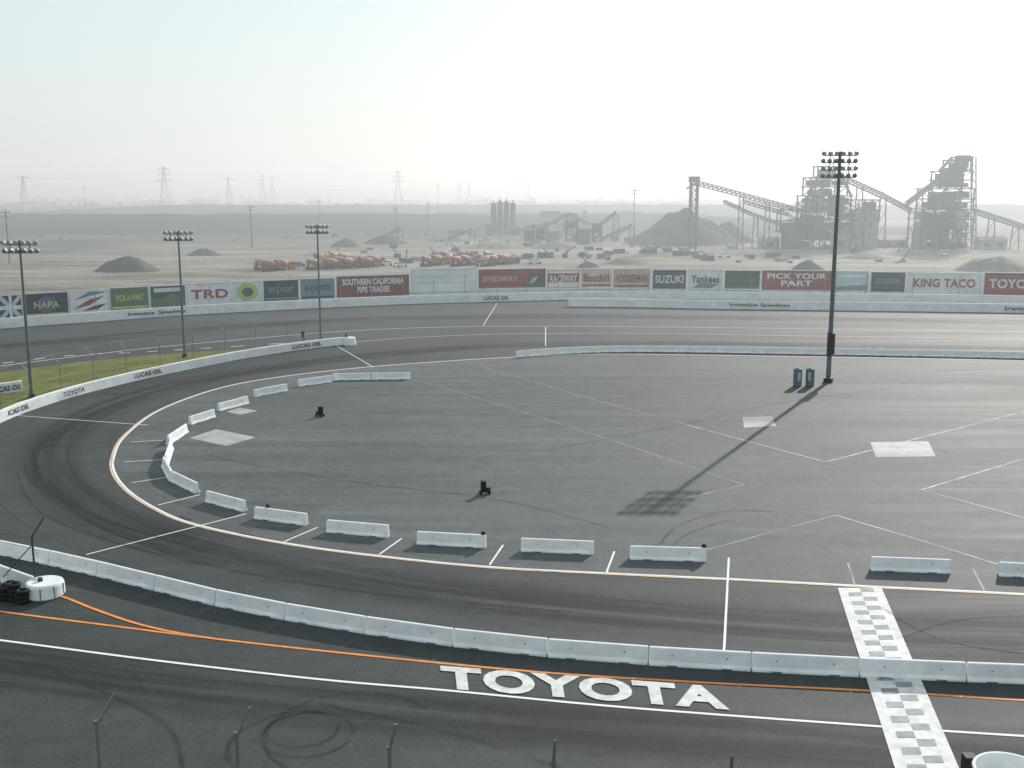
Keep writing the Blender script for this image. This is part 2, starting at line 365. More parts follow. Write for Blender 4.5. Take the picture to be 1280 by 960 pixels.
for tx,a,b2 in (("LUCAS OIL",(0,527),(33,514)),("TOYOTA",(76,500.5),(103,492.5)),("LUCAS OIL",(165,476.5),(200,469)),("LUCAS OIL",(364,439),(400,434))):
    wall_text(islandwall,tx,G(*a),G(*b2),.3,.8)
mb=MB(); c=G(437,431); mb.lathe((c.x,c.y,.02),(0,0,1),[(0,.9),(.9,.8),(1.0,.7),(1.0,0.01)],20); mb.box((c.x-.4,c.y,1.25),(.25,.25,.5),1); mb.obj("barrier_end_cap",[M_conc,M_darksteel])
w2=wall("pit_wall",gp([(-120,512),(0,493),(28,489)]),1.1,.35,M_conc2); wall_text(w2,"LUCAS OIL",G(-12,495),G(26,489.5),.3,.85)
ow=catmull(gp([(-140,428),(0,411),(120,402),(230,394),(330,388.5),(420,384),(510,380),(600,377.5),(720,374.5),(835,373.5),(1000,376),(1280,380),(1420,383)]),4)
outer=wall("outer_retaining_wall",ow,1.5,.4,M_conc2)
ow2=catmull(gp([(710,383),(800,384),(900,386),(1100,388.5),(1280,391),(1420,393)]),4)
outer2=wall("outer_retaining_wall",ow2,1.45,.4,M_conc2)
for tx,a,b2,o in (("Irwindale  Speedway",(160,399),(232,394),outer),("LUCAS OIL",(604,377.5),(636,376.8),outer),("Irwindale Speedway",(912,386.3),(988,387.3),outer2),("Irwindale",(1255,390.7),(1300,391.3),outer2)):
    wall_text(o,tx,G(*a),G(*b2),.4,1.1)
strip("wall_base_stripe",ow2,.5,.036,M_faint,track,-.6,1)
for i in range(3,len(ow2)-1):
    p=ow2[i]; q_=ow2[i]+Vector((0,-11,0)); strip("banking_joint",[p+Vector((0,-1,0)),q_],.18,.044,M_faint,track)
def catch_fence(name,P,h,step,parentz=1.0,lean=1,rad=.05,cables=6,side=1,ext=.8):
    mb=MB(); acc=0; Nn=normals2(P); prev=None
    for i,p in enumerate(P):
        if i: acc+=(P[i]-P[i-1]).length
        if i and acc<step: continue
        acc=0; n=Nn[i]*side; b0=Vector((p.x,p.y,0)); t=b0+Vector((0,0,h)); tip=t+n*ext+Vector((0,0,ext))
        mb.tube(b0,t,rad,rad,6,0); mb.tube(t,tip,rad,rad,6,0)
        if prev:
            for k in range(cables):
                z=parentz+(h-parentz)*(k+.5)/cables
                mb.tube(prev[0]+Vector((0,0,z)),b0+Vector((0,0,z)),rad*.2,rad*.2,4,0,False)
            mb.tube(prev[1],tip,rad*.2,rad*.2,4,0,False)
        prev=(b0,tip)
    return mb.obj(name,[M_steel])
fine=catmull(ow,4); catch_fence("catch_fence",[p+Vector((0,.4,0)) for p in fine],4.2,5.5,side=-1,rad=.05,cables=3)
catch_fence("catch_fence",[p+Vector((0,.4,0)) for p in catmull(iw,4)],3.6,5.0,side=1,rad=.035,cables=3)

# ------------------------------------------------------------------ billboards
COL={'navy':(.035,.05,.10),'white':(.70,.72,.72),'green':(.10,.16,.085),'dkgreen':(.05,.085,.07),'red':(.28,.055,.045),'dkred':(.20,.04,.038),'teal':(.13,.24,.28),'ltteal':(.45,.57,.59),'cream':(.60,.51,.42),'beige':(.50,.41,.33),'black':(.035,.04,.05),'yellow':(.50,.49,.15),'pale':(.58,.65,.67),'lime':(.40,.48,.15),'blue':(.06,.12,.24)}
def CM(k): return worn("sign_"+k,COL[k],.16,.4,.6)
B=[(-62,-2,'red',375,405,"RACING",'white'),(0,29,'navy',369,400,None,'x'),(31,87,'black',366,396,"NAPA",'yellow'),(89,137,'white',363,391,None,'swirl'),(139,187,'green',359,387,"PICK-A-PART",'yellow'),(189,233,'dkgreen',357,384,None,'land'),(235,290,'white',354,381,"TRD",'red'),(292,328,'pale',352,379,None,'disc'),(330,374,'black',350,376,"RACE NIGHT",'teal'),(376,419,'teal',348,374,"ROUTE",'navy'),(421,512,'dkred',344,371,"SOUTHERN CALIFORNIA|PIPE TRADES",'white'),(514,596,'white',336,362,None,None),(598,682,'red',336,360,"SPEEDWAY",'dkgreen'),(684,724,'red',337,360,"RACEWAY",'white'),(726,764,'cream',336,359,"Boothill",'red'),(766,812,'beige',336,360,"HOOSIERMAN",'red'),(815,857,'navy',337,361,"SUZUKI",'pale'),(860,902,'white',337,361,"Yankees",'dkgreen'),(905,949,'dkgreen',338,361,"HOME LOAN",'green'),(951,1039,'red',338,363,"PICK YOUR|PART",'white'),(1042,1084,'ltteal',339,364,None,None),(1087,1130,'navy',340,365,"EDISON",'teal'),(1133,1225,'white',341,367,"KING TACO",'red'),(1228,1310,'red',341,369,"TOYOTA",'white'),(1312,1400,'blue',342,370,"TIRES",'white')]
def yint(x):
    for i in range(len(board)-1):
        if board[i][0]<=x<=board[i+1][0]:
            t=(x-board[i][0])/(board[i+1][0]-board[i][0]); return board[i][1]+t*(board[i+1][1]-board[i][1])
    return board[-1][1] if x>0 else board[0][1]
for (x0,x1,col,yt,yb,tx,tc_) in B:
    a=G(x0,yint(x0)-2); c=G(x1,yint(x1)-2)
    xm=(x0+x1)/2; gm=G(xm,yint(xm)-2)
    ht=D(xm,yt,gm.y).z; hb=D(xm,yb,gm.y).z
    d=(c-a).normalized(); n=Vector((d.y,-d.x,0)); L=(c-a).length
    mb=MB(); ang=math.atan2(d.y,d.x); mid=(a+c)/2
    mb.box((mid.x,mid.y,(ht+hb)/2),(L,.15,ht-hb),0,ang)
    for t in(0,1):
        mb.beam(a.lerp(c,t)+n*.05+Vector((0,0,hb)),a.lerp(c,t)+n*.05+Vector((0,0,ht)),.12,.3,1)
    for z in(hb,ht): mb.beam(a+n*.05+Vector((0,0,z)),c+n*.05+Vector((0,0,z)),.28,.12,1)
    for t in(.08,.5,.92):
        p=a.lerp(c,t)-n*.2; mb.beam((p.x,p.y,0),(p.x,p.y,ht-.3),.2,.2,2)
    mb.box((mid.x-n.x*.1,mid.y-n.y*.1,(hb-.2)/2+.05),(L+.3,.06,hb-.35),1,ang)
    mats=[CM(col),CM('pale'),M_steel]
    def q(s0,s1,t0,t1,o=.1): return [a.lerp(c,s)+n*o+Vector((0,0,hb+(ht-hb)*t)) for s,t in((s0,t0),(s1,t0),(s1,t1),(s0,t1))]
    def add(s0,s1,t0,t1,k,o=.1):
        if CM(k) not in mats: mats.append(CM(k))
        mb.quad(q(s0,s1,t0,t1,o),mats.index(CM(k)))
    def poly(pts,k,o=.11):
        if CM(k) not in mats: mats.append(CM(k))
        mb.quad([a.lerp(c,s)+n*o+Vector((0,0,hb+(ht-hb)*t)) for s,t in pts],mats.index(CM(k)))
    if tc_=='x':
        poly([(0,0),(.12,0),(1,.9),(1,1),(.88,1),(0,.12)],'ltteal'); poly([(0,1),(0,.88),(.88,0),(1,0),(1,.12),(.12,1)],'ltteal',.12)
        add(.44,.56,.02,.98,'white',.14); add(.02,.98,.42,.58,'white',.15)
    elif tc_=='swirl':
        poly([(.05,.2),(.5,.35),(.9,.75),(.5,.6)],'red'); poly([(.1,.6),(.5,.75),(.95,.9),(.5,.95)],'teal',.12); poly([(.3,.1),(.7,.15),(.95,.4),(.6,.3)],'navy',.13)
    elif tc_=='land':
        poly([(.02,.05),(.98,.05),(.98,.4),(.6,.65),(.3,.35),(.02,.5)],'green'); add(.1,.9,.72,.9,'pale')
    elif tc_=='disc':
        poly([(.5+.38*math.cos(t*math.pi/8),.52+.42*math.sin(t*math.pi/8)) for t in range(16)],'lime')
        poly([(.5+.2*math.cos(t*math.pi/8),.52+.22*math.sin(t*math.pi/8)) for t in range(16)],'dkgreen',.13)
    elif tx and x1-x0<60 and col not in('white','red','navy'):
        add(.04,.96,.06,.16,tc_ if tc_ in COL else 'white')
    if x0==31: poly([(.32,.3),(.5,.12),(.68,.3),(.68,.72),(.5,.9),(.32,.72)],'blue',.105)
    if col=='ltteal': poly([(.02,.05),(.98,.05),(.98,.35),(.02,.2)],'teal'); add(.1,.9,.7,.82,'white')
    if col=='white' and tx is None and tc_ is None: add(.1,.55,.55,.7,'pale'); add(.1,.8,.3,.4,'pale')
    if x0==598: poly([(.62,.05),(.98,.05),(.98,.95),(.86,.7),(.8,.9),(.72,.5)],'dkgreen',.105); poly([(.74,.2),(.84,.3),(.88,.62),(.8,.5)],'beige',.12)
    if x0==684: add(.03,.97,.04,.3,'white',.105); add(.03,.97,.8,.95,'white',.105)
    if x0==860: poly([(.1,.05),(.35,.3),(.9,.25),(.7,.05)],'teal',.105)
    bo=mb.obj("billboard",mats)
    if tx:
        lines=tx.split('|'); k=len(lines)
        for i,l in enumerate(lines):
            t1=.86-(.72/k)*i; t0=t1-(.72/k)*.8
            if k==1: t0,t1=.30,.72
            s0,s1=.08,.92
            if x0==598: s0,s1,t0,t1=.06,.58,.36,.62
            if x0==31: s0,s1,t0,t1=.22,.78,.38,.64
            if x0 in(139,330,376,905,1087): s0,s1,t0,t1=.14,.86,.40,.68
            Q=q(s0,s1,t0,t1,.17)
            if k==2 and i==1: Q=q(.28,.72,t0,t1,.17)
            text_quad("sign_lettering",l,Q[0],Q[1],Q[2],Q[3],CM(tc_ if x0!=598 else 'beige'),bo,.03)

# ------------------------------------------------------------------ light poles
def light_pole(base,H,rows,cols,w,pitch,r0,r1,face=0,box=False):
    mb=MB(); b=Vector((base.x,base.y,0)); mb.tube(b,b+Vector((0,0,H)),r0,r1,16,0)
    mb.tube(b,b+Vector((0,0,.5)),r0*1.9,r0*1.9,16,3)
    if box:
        mb.box(b+Vector((0,-r0-.12,4.2)),(.7,.35,2.2),3); mb.tube(b+Vector((0,0,3.0)),b+Vector((0,0,5.4)),r0+.06,r0+.05,16,3)
        for k in range(30): mb.beam(b+Vector((r0+.02,0,6+k*.55)),b+Vector((r0+.28,0,6+k*.55)),.03,.03,0)
    for j in range(rows):
        z=H-.15-j*pitch
        mb.beam(b+Vector((-w/2,0,z-.25)),b+Vector((w/2,0,z-.25)),.10,.10,0)
        for i in range(cols):
            x=-w/2+w*(i+.0)/(cols-1); c=b+Vector((x,0,z))
            dirv=Vector((math.sin(face+(i-cols/2)*.08),math.cos(face+(i-cols/2)*.08)*(1 if j%2 else -1),-.55)).normalized()
            mb.lathe(c-dirv*.2,dirv,[(0,.05),(.06,.14),(.25,.23),(.38,.25)],12,1); mb.lathe(c-dirv*.2,dirv,[(.33,.23),(.331,.001)],12,2)
            mb.beam(c-Vector((0,0,.25)),c,.06,.06,0)
    for x in(-w*.3,w*.3): mb.beam(b+Vector((x,0.02,H-.4)),b+Vector((x,0.02,H-.4-(rows-1)*pitch)),.08,.08,0)
    return mb.obj("light_pole",[M_pole,M_lamp,M_glass,M_darksteel])
light_pole(G(1035,478),24.1,4,6,3.3,.74,.26,.16,0,True)
light_pole(G(401,427),15.7,2,6,2.6,.75,.16,.10)
light_pole(G(231,447),15.4,2,6,3.1,.75,.16,.10)
light_pole(G(40,498),15.4,2,6,3.1,.75,.17,.10)
light_pole(G(-70,470),15.4,2,6,3.1,.75,.17,.10)

def drum(p,rz):
    mb=MB(); prof=[(0,.40),(.05,.44)]
    for k in range(4): z=.05+k*.42; prof+=[(z+.36,.44),(z+.38,.46),(z+.41,.46),(z+.43,.44)]
    prof+=[(1.76,.43),(1.86,.36),(1.90,.2),(1.92,.01)]
    mb.lathe((0,0,0),(0,0,1),prof,24,0); mb.tube((0,0,1.88),(0,0,2.0),.12,.12,12,1)
    mb.box((0,-.45,1.1),(.3,.05,.9),1)
    o=mb.obj("storage_drum",[worn("drum_blue",(.13,.19,.20),.12),worn("drum_trim",(.42,.47,.47),.1)]); o.location=(p.x,p.y,.03); o.rotation_euler=(0,0,rz)
drum(G(996.5,483),.1); drum(G(1012,483),-.4)

def cart(p,rz):
    mb=MB(); mb.box((0,0,.22),(.95,.5,.08),1)
    for x in(-.35,.35):
        for y in(-.27,.27): mb.tube((x,y-.04,.12),(x,y+.04,.12),.12,.12,12,1)
    mb.box((-.12,0,.68),(.42,.42,.8),0); mb.box((-.12,-.215,.85),(.3,.02,.3),1); mb.box((-.12,-.215,.48),(.3,.02,.26),1)
    mb.box((.28,0,.40),(.3,.35,.28),0); mb.beam((.45,0,.26),(.62,0,.6),.04,.04,2); mb.beam((.62,-.2,.6),(.62,.2,.6),.04,.04,2)
    o=mb.obj("loudspeaker_cart",[M_dark,M_rubbertire,M_steel]); o.location=(p.x,p.y,.03); o.rotation_euler=(0,0,rz); o.scale=(.8,.8,.85)
cart(G(606,618),.2); cart(G(400,521),2.6)
for px,py in ((880,684),(604,668),(335,634)):
    g=G(px,py,.76)
    mb=MB(); mb.lathe((0,0,-.02),(0,0,1),[(0,.12),(.06,.14),(.15,.12),(.2,.01)],10); mb.obj("sandbag",[M_dark],smooth=True,loc=(g.x,g.y,g.z+.02))

# ------------------------------------------------------------------ left gate: wall, end block, tyres, fence
gw=gp([(-160,690),(-60,712),(0,729),(46,746)])
for i in range(3): krail("concrete_barrier",gw[i]+Vector((0,.3,0)),gw[i+1]+Vector((0,.3,0)),.85)
c=G(47,753)+Vector((0,.9,0))
mb=MB(); mb.lathe((c.x,c.y,.03),(0,0,1),[(0,.88),(.08,.95),(.6,.93),(.72,.88),(.76,.8),(.74,.5),(.74,.01)],28)
for k in range(9):
    a=k*.7; mb.box((c.x+.94*math.cos(a),c.y+.94*math.sin(a),.38),(.05,.05,.6),2,a)
mb.tube((c.x-.2,c.y,.7),(c.x-.2,c.y,.95),.14,.12,10,1)
mb.obj("barrier_end_block",[M_conc,M_darksteel,M_slot],smooth=False)
def tyre(mb,c,r=.33,w=.22):
    mb.lathe(Vector(c)-Vector((0,0,w/2)),(0,0,1),[(0,r*.55),(0,r*.85),(w*.2,r),(w*.8,r),(w,r*.85),(w,r*.55),(0,r*.55)],16,0)
mb=MB()
for k,(px,py) in enumerate(((4,752),(16,753),(26,756),(-8,750),(12,746))):
    g=G(px,py)
    for j in range(4 if k%2 else 3): tyre(mb,(g.x+random.uniform(-.05,.05),g.y+.2,.14+j*.23))
mb.obj("tyre_stack",[M_rubbertire],smooth=True)
mb=MB()
def bent(mb,a,h,tip):
    a=Vector((a.x,a.y,0)); t=a+Vector((0,0,h)); mb.tube(a,t,.055,.055,8); mb.tube(t,t+tip,.05,.04,8)
g1=G(44,722,.85); g2=G(-60,700,.85)
bent(mb,g1,3.0,Vector((.55,.3,.9))); bent(mb,g2,3.4,Vector((.7,.3,.9)))
g3=G(-14,735,.5); bent(mb,g3,3.6,Vector((.8,.3,.9)))
for z in(1.2,1.8,2.4,2.9):
    mb.tube(Vector((g1.x,g1.y,z)),Vector((g2.x,g2.y,z)),.009,.009,4)
mb.beam(Vector((g1.x,g1.y,2.6)),Vector((g1.x-1.6,g1.y,.9)),.05)
mb.obj("catch_fence",[M_darksteel])

# ------------------------------------------------------------------ near catch fence on the grandstand wall
tips=[(-40,846,-62,884),(143,866,121,905),(312,884,296,920),(495,905,487,938),(694,925,692,955),(915,945,914,972),(1150,965,1150,990)]
mb=MB(); prev=None; wl=[]
for tx_,ty_,bx_,by_ in tips:
    t=G(tx_,ty_,7.25); k=G(bx_,by_,6.55); base=Vector((k.x,k.y,0)); wl.append(base)
    mb.tube(base,k,.055,.05,8); mb.tube(k,t,.048,.035,8)
    mb.tube(k-Vector((0,0,.02)),k+Vector((0,0,.10)),.07,.07,8)
    if prev:
        mb.tube(prev[1],t,.004,.004,4,0,False)
        for z in(6.0,5.0,4.0,3.0): mb.tube(Vector((prev[0].x,prev[0].y,z)),Vector((k.x,k.y,z)),.004,.004,4,0,False)
    prev=(k,t)
mb.obj("catch_fence",[M_pole])
wall("grandstand_wall",[p+Vector((0,.3,0)) for p in wl],1.1,.4,M_conc2)
# flag stand
c=G(1264,962,5.6)
mb=MB(); mb.lathe((c.x,c.y,4.5),(0,0,1),[(0,.01),(0,.82),(1.0,.88),(1.06,.92),(1.10,.90),(1.10,.84),(1.0,.82),(.08,.76),(.08,.01)],36,0)
mb.tube((c.x,c.y,0),(c.x,c.y,4.5),.14,.14,12,1)
for a in(0,2.1,4.2): mb.beam((c.x,c.y,3.6),(c.x+.7*math.cos(a),c.y+.7*math.sin(a),4.5),.07,.07,1)
lc=G(1212,945,5.4); mb.box((lc.x,lc.y,lc.z-.35),(.30,.3,.75),1); mb.beam((lc.x,lc.y,0),(lc.x,lc.y,lc.z-.6),.09,.09,1); mb.beam((lc.x,lc.y,lc.z-.5),(c.x-.7,c.y,lc.z-.5),.08,.08,1)
mb.obj("flag_stand",[M_conc,M_dark])

# ------------------------------------------------------------------ person
def person(p,rz):
    me=bpy.data.meshes.new("p"); V=[];E=[];Rr=[]
    def add(co,r,par=None):
        V.append(co);Rr.append(r)
        if par is not None:E.append((par,len(V)-1))
        return len(V)-1
    pel=add((0,0,.95),.15); wa=add((0,0,1.12),.135,pel); ch=add((0,.01,1.32),.165,wa); nk=add((0,0,1.48),.065,ch); hd=add((0,-.01,1.56),.07,nk); h2=add((0,-.015,1.66),.105,hd); add((0,0,1.74),.07,h2)
    for s in(-1,1):
        hp=add((s*.10,0,.88),.095,pel); kn=add((s*.12,-.03*s,.50),.06,hp); an=add((s*.14,.02*s,.09),.042,kn); add((s*.15,-.15+.02*s,.04),.04,an)
        sh=add((s*.20,0,1.42),.06,ch); el=add((s*.26,.04,1.13),.042,sh); wr=add((s*.24,-.08,.90),.03,el); add((s*.23,-.12,.82),.035,wr)
    me.from_pydata(V,E,[]); o=bpy.data.objects.new("person",me); scene.collection.objects.link(o)
    sk=o.modifiers.new("s",'SKIN'); sb=o.modifiers.new("ss",'SUBSURF'); sb.levels=2
    for i,sv in enumerate(me.skin_vertices[0].data): sv.radius=(Rr[i],Rr[i]*.85); sv.use_root=(i==0)
    bpy.context.view_layer.update()
    m2=bpy.data.meshes.new_from_object(o.evaluated_get(bpy.context.evaluated_depsgraph_get())); o.modifiers.clear(); o.data=m2
    for mt in(worn("trousers",(.03,.035,.05),.2),worn("shirt",(.05,.06,.07),.2),worn("skin_tone",(.42,.26,.18),.1),worn("hair_dark",(.03,.02,.015),.2)): m2.materials.append(mt)
    for f in m2.polygons:
        z=f.center.z; x=abs(f.center.x); f.use_smooth=True
        f.material_index=3 if z>1.70 or (z>1.6 and f.center.y>.02) else 2 if z>1.5 or (x>.17 and z<1.05 and z>.7) else 1 if z>.97 else 0
    o.location=(p.x,p.y,.02); o.rotation_euler=(0,0,rz)
pg=G(379,428); person(pg,.6)

# ------------------------------------------------------------------ gravel plant and yard
def heap_mat(name,lo,hi):
    m,nt,b=new_mat(name); c=rampc(nt,noise_fac(nt,.25,6,.7,(1,1,.5)),[(.3,lo),(.7,hi)]); nt.links.new(c,b.inputs['Base Color']); b.inputs['Roughness'].default_value=.95
    b.inputs['Specular IOR Level'].default_value=.1; return m
M_heap=heap_mat("gravel_dark",(.05,.055,.05),(.12,.125,.11)); M_heap2=heap_mat("gravel_tan",(.13,.13,.11),(.25,.24,.19))
def heap(x,yb,w_px,h_px,mat,peaks=1,name="gravel_pile"):
    g=G(x,yb); z=g.y; w=w_px*z/F; h=h_px*z/F*1.02; n=48; rr=16; mb=MB(); sd=random.random()*100
    cs=[(0,0,1)]+[(random.uniform(-.9,.9),random.uniform(-.2,.3),random.uniform(.5,.85)) for _ in range(peaks-1)]
    for i in range(rr+1):
        for k in range(n):
            a=2*math.pi*k/n; r=i/rr; x_=math.cos(a)*r; y_=math.sin(a)*r
            hz=0
            for cx,cy,s in cs:
                d=math.hypot(x_-cx*.6,y_-cy*.6)
                v=s*(1-d/max(.25,s)) if peaks<=2 else s*max(0,1-(d/max(.3,s))**1.3)
                hz=max(hz,v-.05*max(0,1-d*6))
            hz=max(0,hz)*(1-r**6)
            nn=noise.noise(Vector((x_*4+sd,y_*4,0)))*.16*(1-r)+noise.noise(Vector((x_*12+sd,y_*12,3)))*.08*(1-r)
            e=1+.2*noise.noise(Vector((math.cos(a)*2+sd,math.sin(a)*2,5)))
            mb.v.append(Vector((x_*w/2*e,y_*w/2*.8*e,max(-.1,(hz+nn*(hz>0.02))*h*1.04-.1*(r==1)))))
    for i in range(rr):
        for k in range(n): mb.f.append((i*n+k,i*n+(k+1)%n,(i+1)*n+(k+1)%n,(i+1)*n+k)[::-1]); mb.m.append(0)
    o=mb.obj(name,[mat],smooth=True); o.location=(g.x,g.y+w*.4,0.01)
heap(865,308,150,46,M_heap,1); heap(915,304,80,26,M_heap,2)
for a in((148,341,84,18,M_heap,5),(430,309,44,10,M_heap,4),(480,306,60,12,M_heap,5),(395,320,60,4,M_heap2,2),(250,320,44,8,M_heap,4),(785,331,60,8,M_heap2,4),(1015,338,46,12,M_heap,2),(1265,341,110,17,M_heap2,6),(560,302,80,8,M_heap2,5),(620,312,90,8,M_heap2,5),(700,312,80,9,M_heap2,5),(735,335,30,7,M_heap,3),(960,322,80,6,M_heap2,3),(1090,325,70,7,M_heap2,4)): heap(*a)

def truss(mb,a,b,w=1.6,h=1.8,n=14,m=0,belt=1):
    a=Vector(a);b=Vector(b);d=(b-a).normalized(); r=d.cross(Vector((0,0,1))).normalized(); u=Vector((0,0,1))
    c=[[p+r*x*w/2+u*y*h/2 for x,y in((-1,-1),(1,-1),(1,1),(-1,1))] for p in(a.lerp(b,i/n) for i in range(n+1))]
    for k in range(4): mb.beam(c[0][k],c[n][k],.26,.26,m)
    for i in range(n):
        mb.beam(c[i][0],c[i+1][3],.16,.16,m); mb.beam(c[i][1],c[i+1][2],.16,.16,m); mb.beam(c[i][0],c[i][3],.16,.16,m); mb.beam(c[i][1],c[i][2],.16,.16,m)
    mb.beam(a+u*.1,b+u*.1,w*.8,.25,belt)
def bent_leg(mb,p,w=2.0,m=0,z0=0):
    p=Vector(p)
    for s in(-1,1): mb.beam((p.x+s*w/2,p.y,p.z),(p.x+s*w*.8,p.y,z0),.35,.35,m)
    k=int(max(2,p.z/4))
    for i in range(k):
        z=p.z*i/k; z2=p.z*(i+1)/k; mb.beam((p.x-w*.6,p.y,z),(p.x+w*.6,p.y,z2),.16,.16,m)
YP=385.0
def PP(x,y,dy=0): return D(x,y,YP+dy)
mb=MB()
truss(mb,PP(868,228),PP(925,243),1.6,1.6,10); truss(mb,PP(925,243),PP(1008,266),1.6,1.6,14)
for x,y0 in((865,221),(873,221)):
    t=PP(x,y0); mb.beam(t,(t.x,t.y,0),.6,.6,0); mb.beam(t+Vector((0,3,0)),(t.x,t.y+3,0),.6,.6,0)
for k in range(8):
    p=PP(865,221); q2=PP(873,221); z=p.z*(k/8); z2=p.z*((k+1)/8); mb.beam((p.x,p.y,z),(q2.x,q2.y,z2),.25,.25,0); mb.beam((q2.x,q2.y,z),(p.x,p.y,z2),.25,.25,0); mb.beam((p.x,p.y,z2),(q2.x,q2.y,z2),.25,.25,0)
mb.box(PP(868,224),(3.6,3,1.8),1); mb.beam(PP(858,236),PP(868,230),.5,.5,0)
for x,y in((927,245),(960,253)): bent_leg(mb,PP(x,y),1.3)
truss(mb,PP(930,252,6),PP(985,268,6),1.2,1.3,9)
mb.obj("conveyor",[M_plant,M_heap])
mb=MB(); truss(mb,PP(905,252,10),PP(940,268,10),1.2,1.2,8); truss(mb,PP(940,268,12),PP(1010,292,12),1.2,1.2,12); bent_leg(mb,PP(945,270,12),1.4); bent_leg(mb,PP(985,285,12),1.4); mb.obj("conveyor",[M_plant,M_heap])

def plant_tower(x,spec,name="gravel_plant_tower",dy=0,fill=.8):
    mb=MB()
    for x0,x1,y0,y1,kind in spec:
        a=PP(x0,y1,dy); b=PP(x1,y0,dy); w=b.x-a.x; h=b.z-a.z; dp=max(5,w*.7); cx=(a.x+b.x)/2; cy=a.y+dp/2
        if kind=='solid': mb.box((cx,cy,(a.z+b.z)/2),(w,dp,h),0)
        elif kind=='clad':
            mb.box((cx,cy,(a.z+b.z)/2),(w,dp,h),1)
            for k in range(int(w/1.6)): mb.box((a.x+.8+k*1.6,a.y-.05,(a.z+b.z)/2),(.12,.1,h*.96),0)
            for k in range(2): mb.box((a.x+w*(.3+.4*k),a.y-.07,a.z+h*.6),(w*.12,.1,h*.14),2)
        elif kind=='silo':
            r=w/2; mb.lathe((cx,cy,max(0,a.z)),(0,0,1),[(0,r*.35),(h*.25,r),(h*.97,r),(h,r*.5),(h,.01)],16,1)
            for s in(-1,1):
                for t in(-1,1): mb.beam((cx+s*r*.8,cy+t*r*.8,0),(cx+s*r*.8,cy+t*r*.8,a.z+h*.3),.4,.4,0)
        elif kind=='frame':
            nx=max(1,int(w/4)); nz=max(1,round(h/3.2))
            for i in range(nx+1):
                for yy in(a.y,a.y+dp):
                    X=a.x+w*i/nx; mb.beam((X,yy,a.z),(X,yy,b.z),.45,.45,0)
            for j in range(nz+1):
                Z=a.z+h*j/nz
                for yy in(a.y,a.y+dp): mb.beam((a.x-.6,yy,Z),(b.x+.6,yy,Z),.4,.4,0)
                mb.box((cx,cy,Z),(w+1.2,dp+1,.18),0)
                for yy in(a.y-.5,): mb.beam((a.x-.6,yy,Z+1.1),(b.x+.6,yy,Z+1.1),.09,.09,0)
            for j in range(nz):
                for i in range(nx):
                    X=a.x+w*i/nx; X2=a.x+w*(i+1)/nx; Z=a.z+h*j/nz; Z2=a.z+h*(j+1)/nz
                    if (i+j)%2: X,X2=X2,X
                    for yy in(a.y,a.y+dp): mb.beam((X,yy,Z),(X2,yy,Z2),.25,.25,0)
                    if random.random()<fill:
                        mb.box(((X+X2)/2,cy+random.uniform(-1,1),Z+h/nz*.42),(abs(X2-X)*random.uniform(.6,1.0),dp*.5,h/nz*random.uniform(.5,.8)),0 if random.random()<.75 else 1)
    return mb
mb=plant_tower(1035,[(1022,1050,208,222,'frame'),(1028,1046,214,224,'solid'),(1012,1060,222,245,'frame'),(1006,1064,245,275,'frame'),(1000,1080,275,312,'frame'),(1016,1034,238,262,'silo'),(1040,1056,244,270,'solid'),(1010,1030,270,300,'solid'),(1062,1100,250,275,'frame'),(1066,1098,262,310,'clad'),(975,1002,262,290,'frame'),(980,1000,285,312,'solid')])
for x,y in((1042,196),(1050,198)): mb.beam(PP(x,y),PP(x,212),.25,.25,0)
mb.beam(PP(1022,222),PP(1008,250),.5,.8,0); mb.beam(PP(1050,215),PP(1064,245),.5,.8,0)
mb.obj("gravel_plant_tower",[M_plant,M_plant2,M_dark])
mb=MB(); truss(mb,PP(1048,220,-2),PP(1104,245,-2),1.6,1.8,12); truss(mb,PP(1104,245,-2),PP(1140,264,-2),1.4,1.6,8); bent_leg(mb,PP(1104,247,-2),2); bent_leg(mb,PP(1075,233,-2),2)
mb.obj("conveyor",[M_plant,M_heap])
mb=plant_tower(1190,[(1196,1216,196,212,'frame'),(1186,1214,200,214,'frame'),(1200,1214,194,200,'solid'),(1174,1216,214,236,'frame'),(1182,1206,210,234,'solid'),(1160,1218,236,262,'frame'),(1150,1218,262,312,'frame'),(1166,1196,240,262,'solid'),(1158,1184,266,300,'solid'),(1190,1212,262,292,'silo'),(1146,1160,285,312,'clad')])
for x in(1214,1220): mb.beam(PP(x,196),PP(x,312),.35,.35,0)
for k in range(11): mb.beam(PP(1214,200+k*10),PP(1220,210+k*10),.18,.18,0)
mb.beam(PP(1174,214),PP(1190,197),.6,.9,0)
mb.obj("gravel_plant_tower",[M_plant,M_plant2,M_dark])
mb=MB(); truss(mb,PP(1132,256,-3),PP(1182,218,-3),1.5,1.7,12); bent_leg(mb,PP(1150,244,-3),2); mb.obj("conveyor",[M_plant,M_heap])
mb=MB(); truss(mb,PP(1218,264,-3),PP(1330,300,-3),1.5,1.7,20)
for x,y in((1240,272),(1270,282),(1300,292)): bent_leg(mb,PP(x,y,-3),2)
mb.obj("conveyor",[M_plant,M_heap])
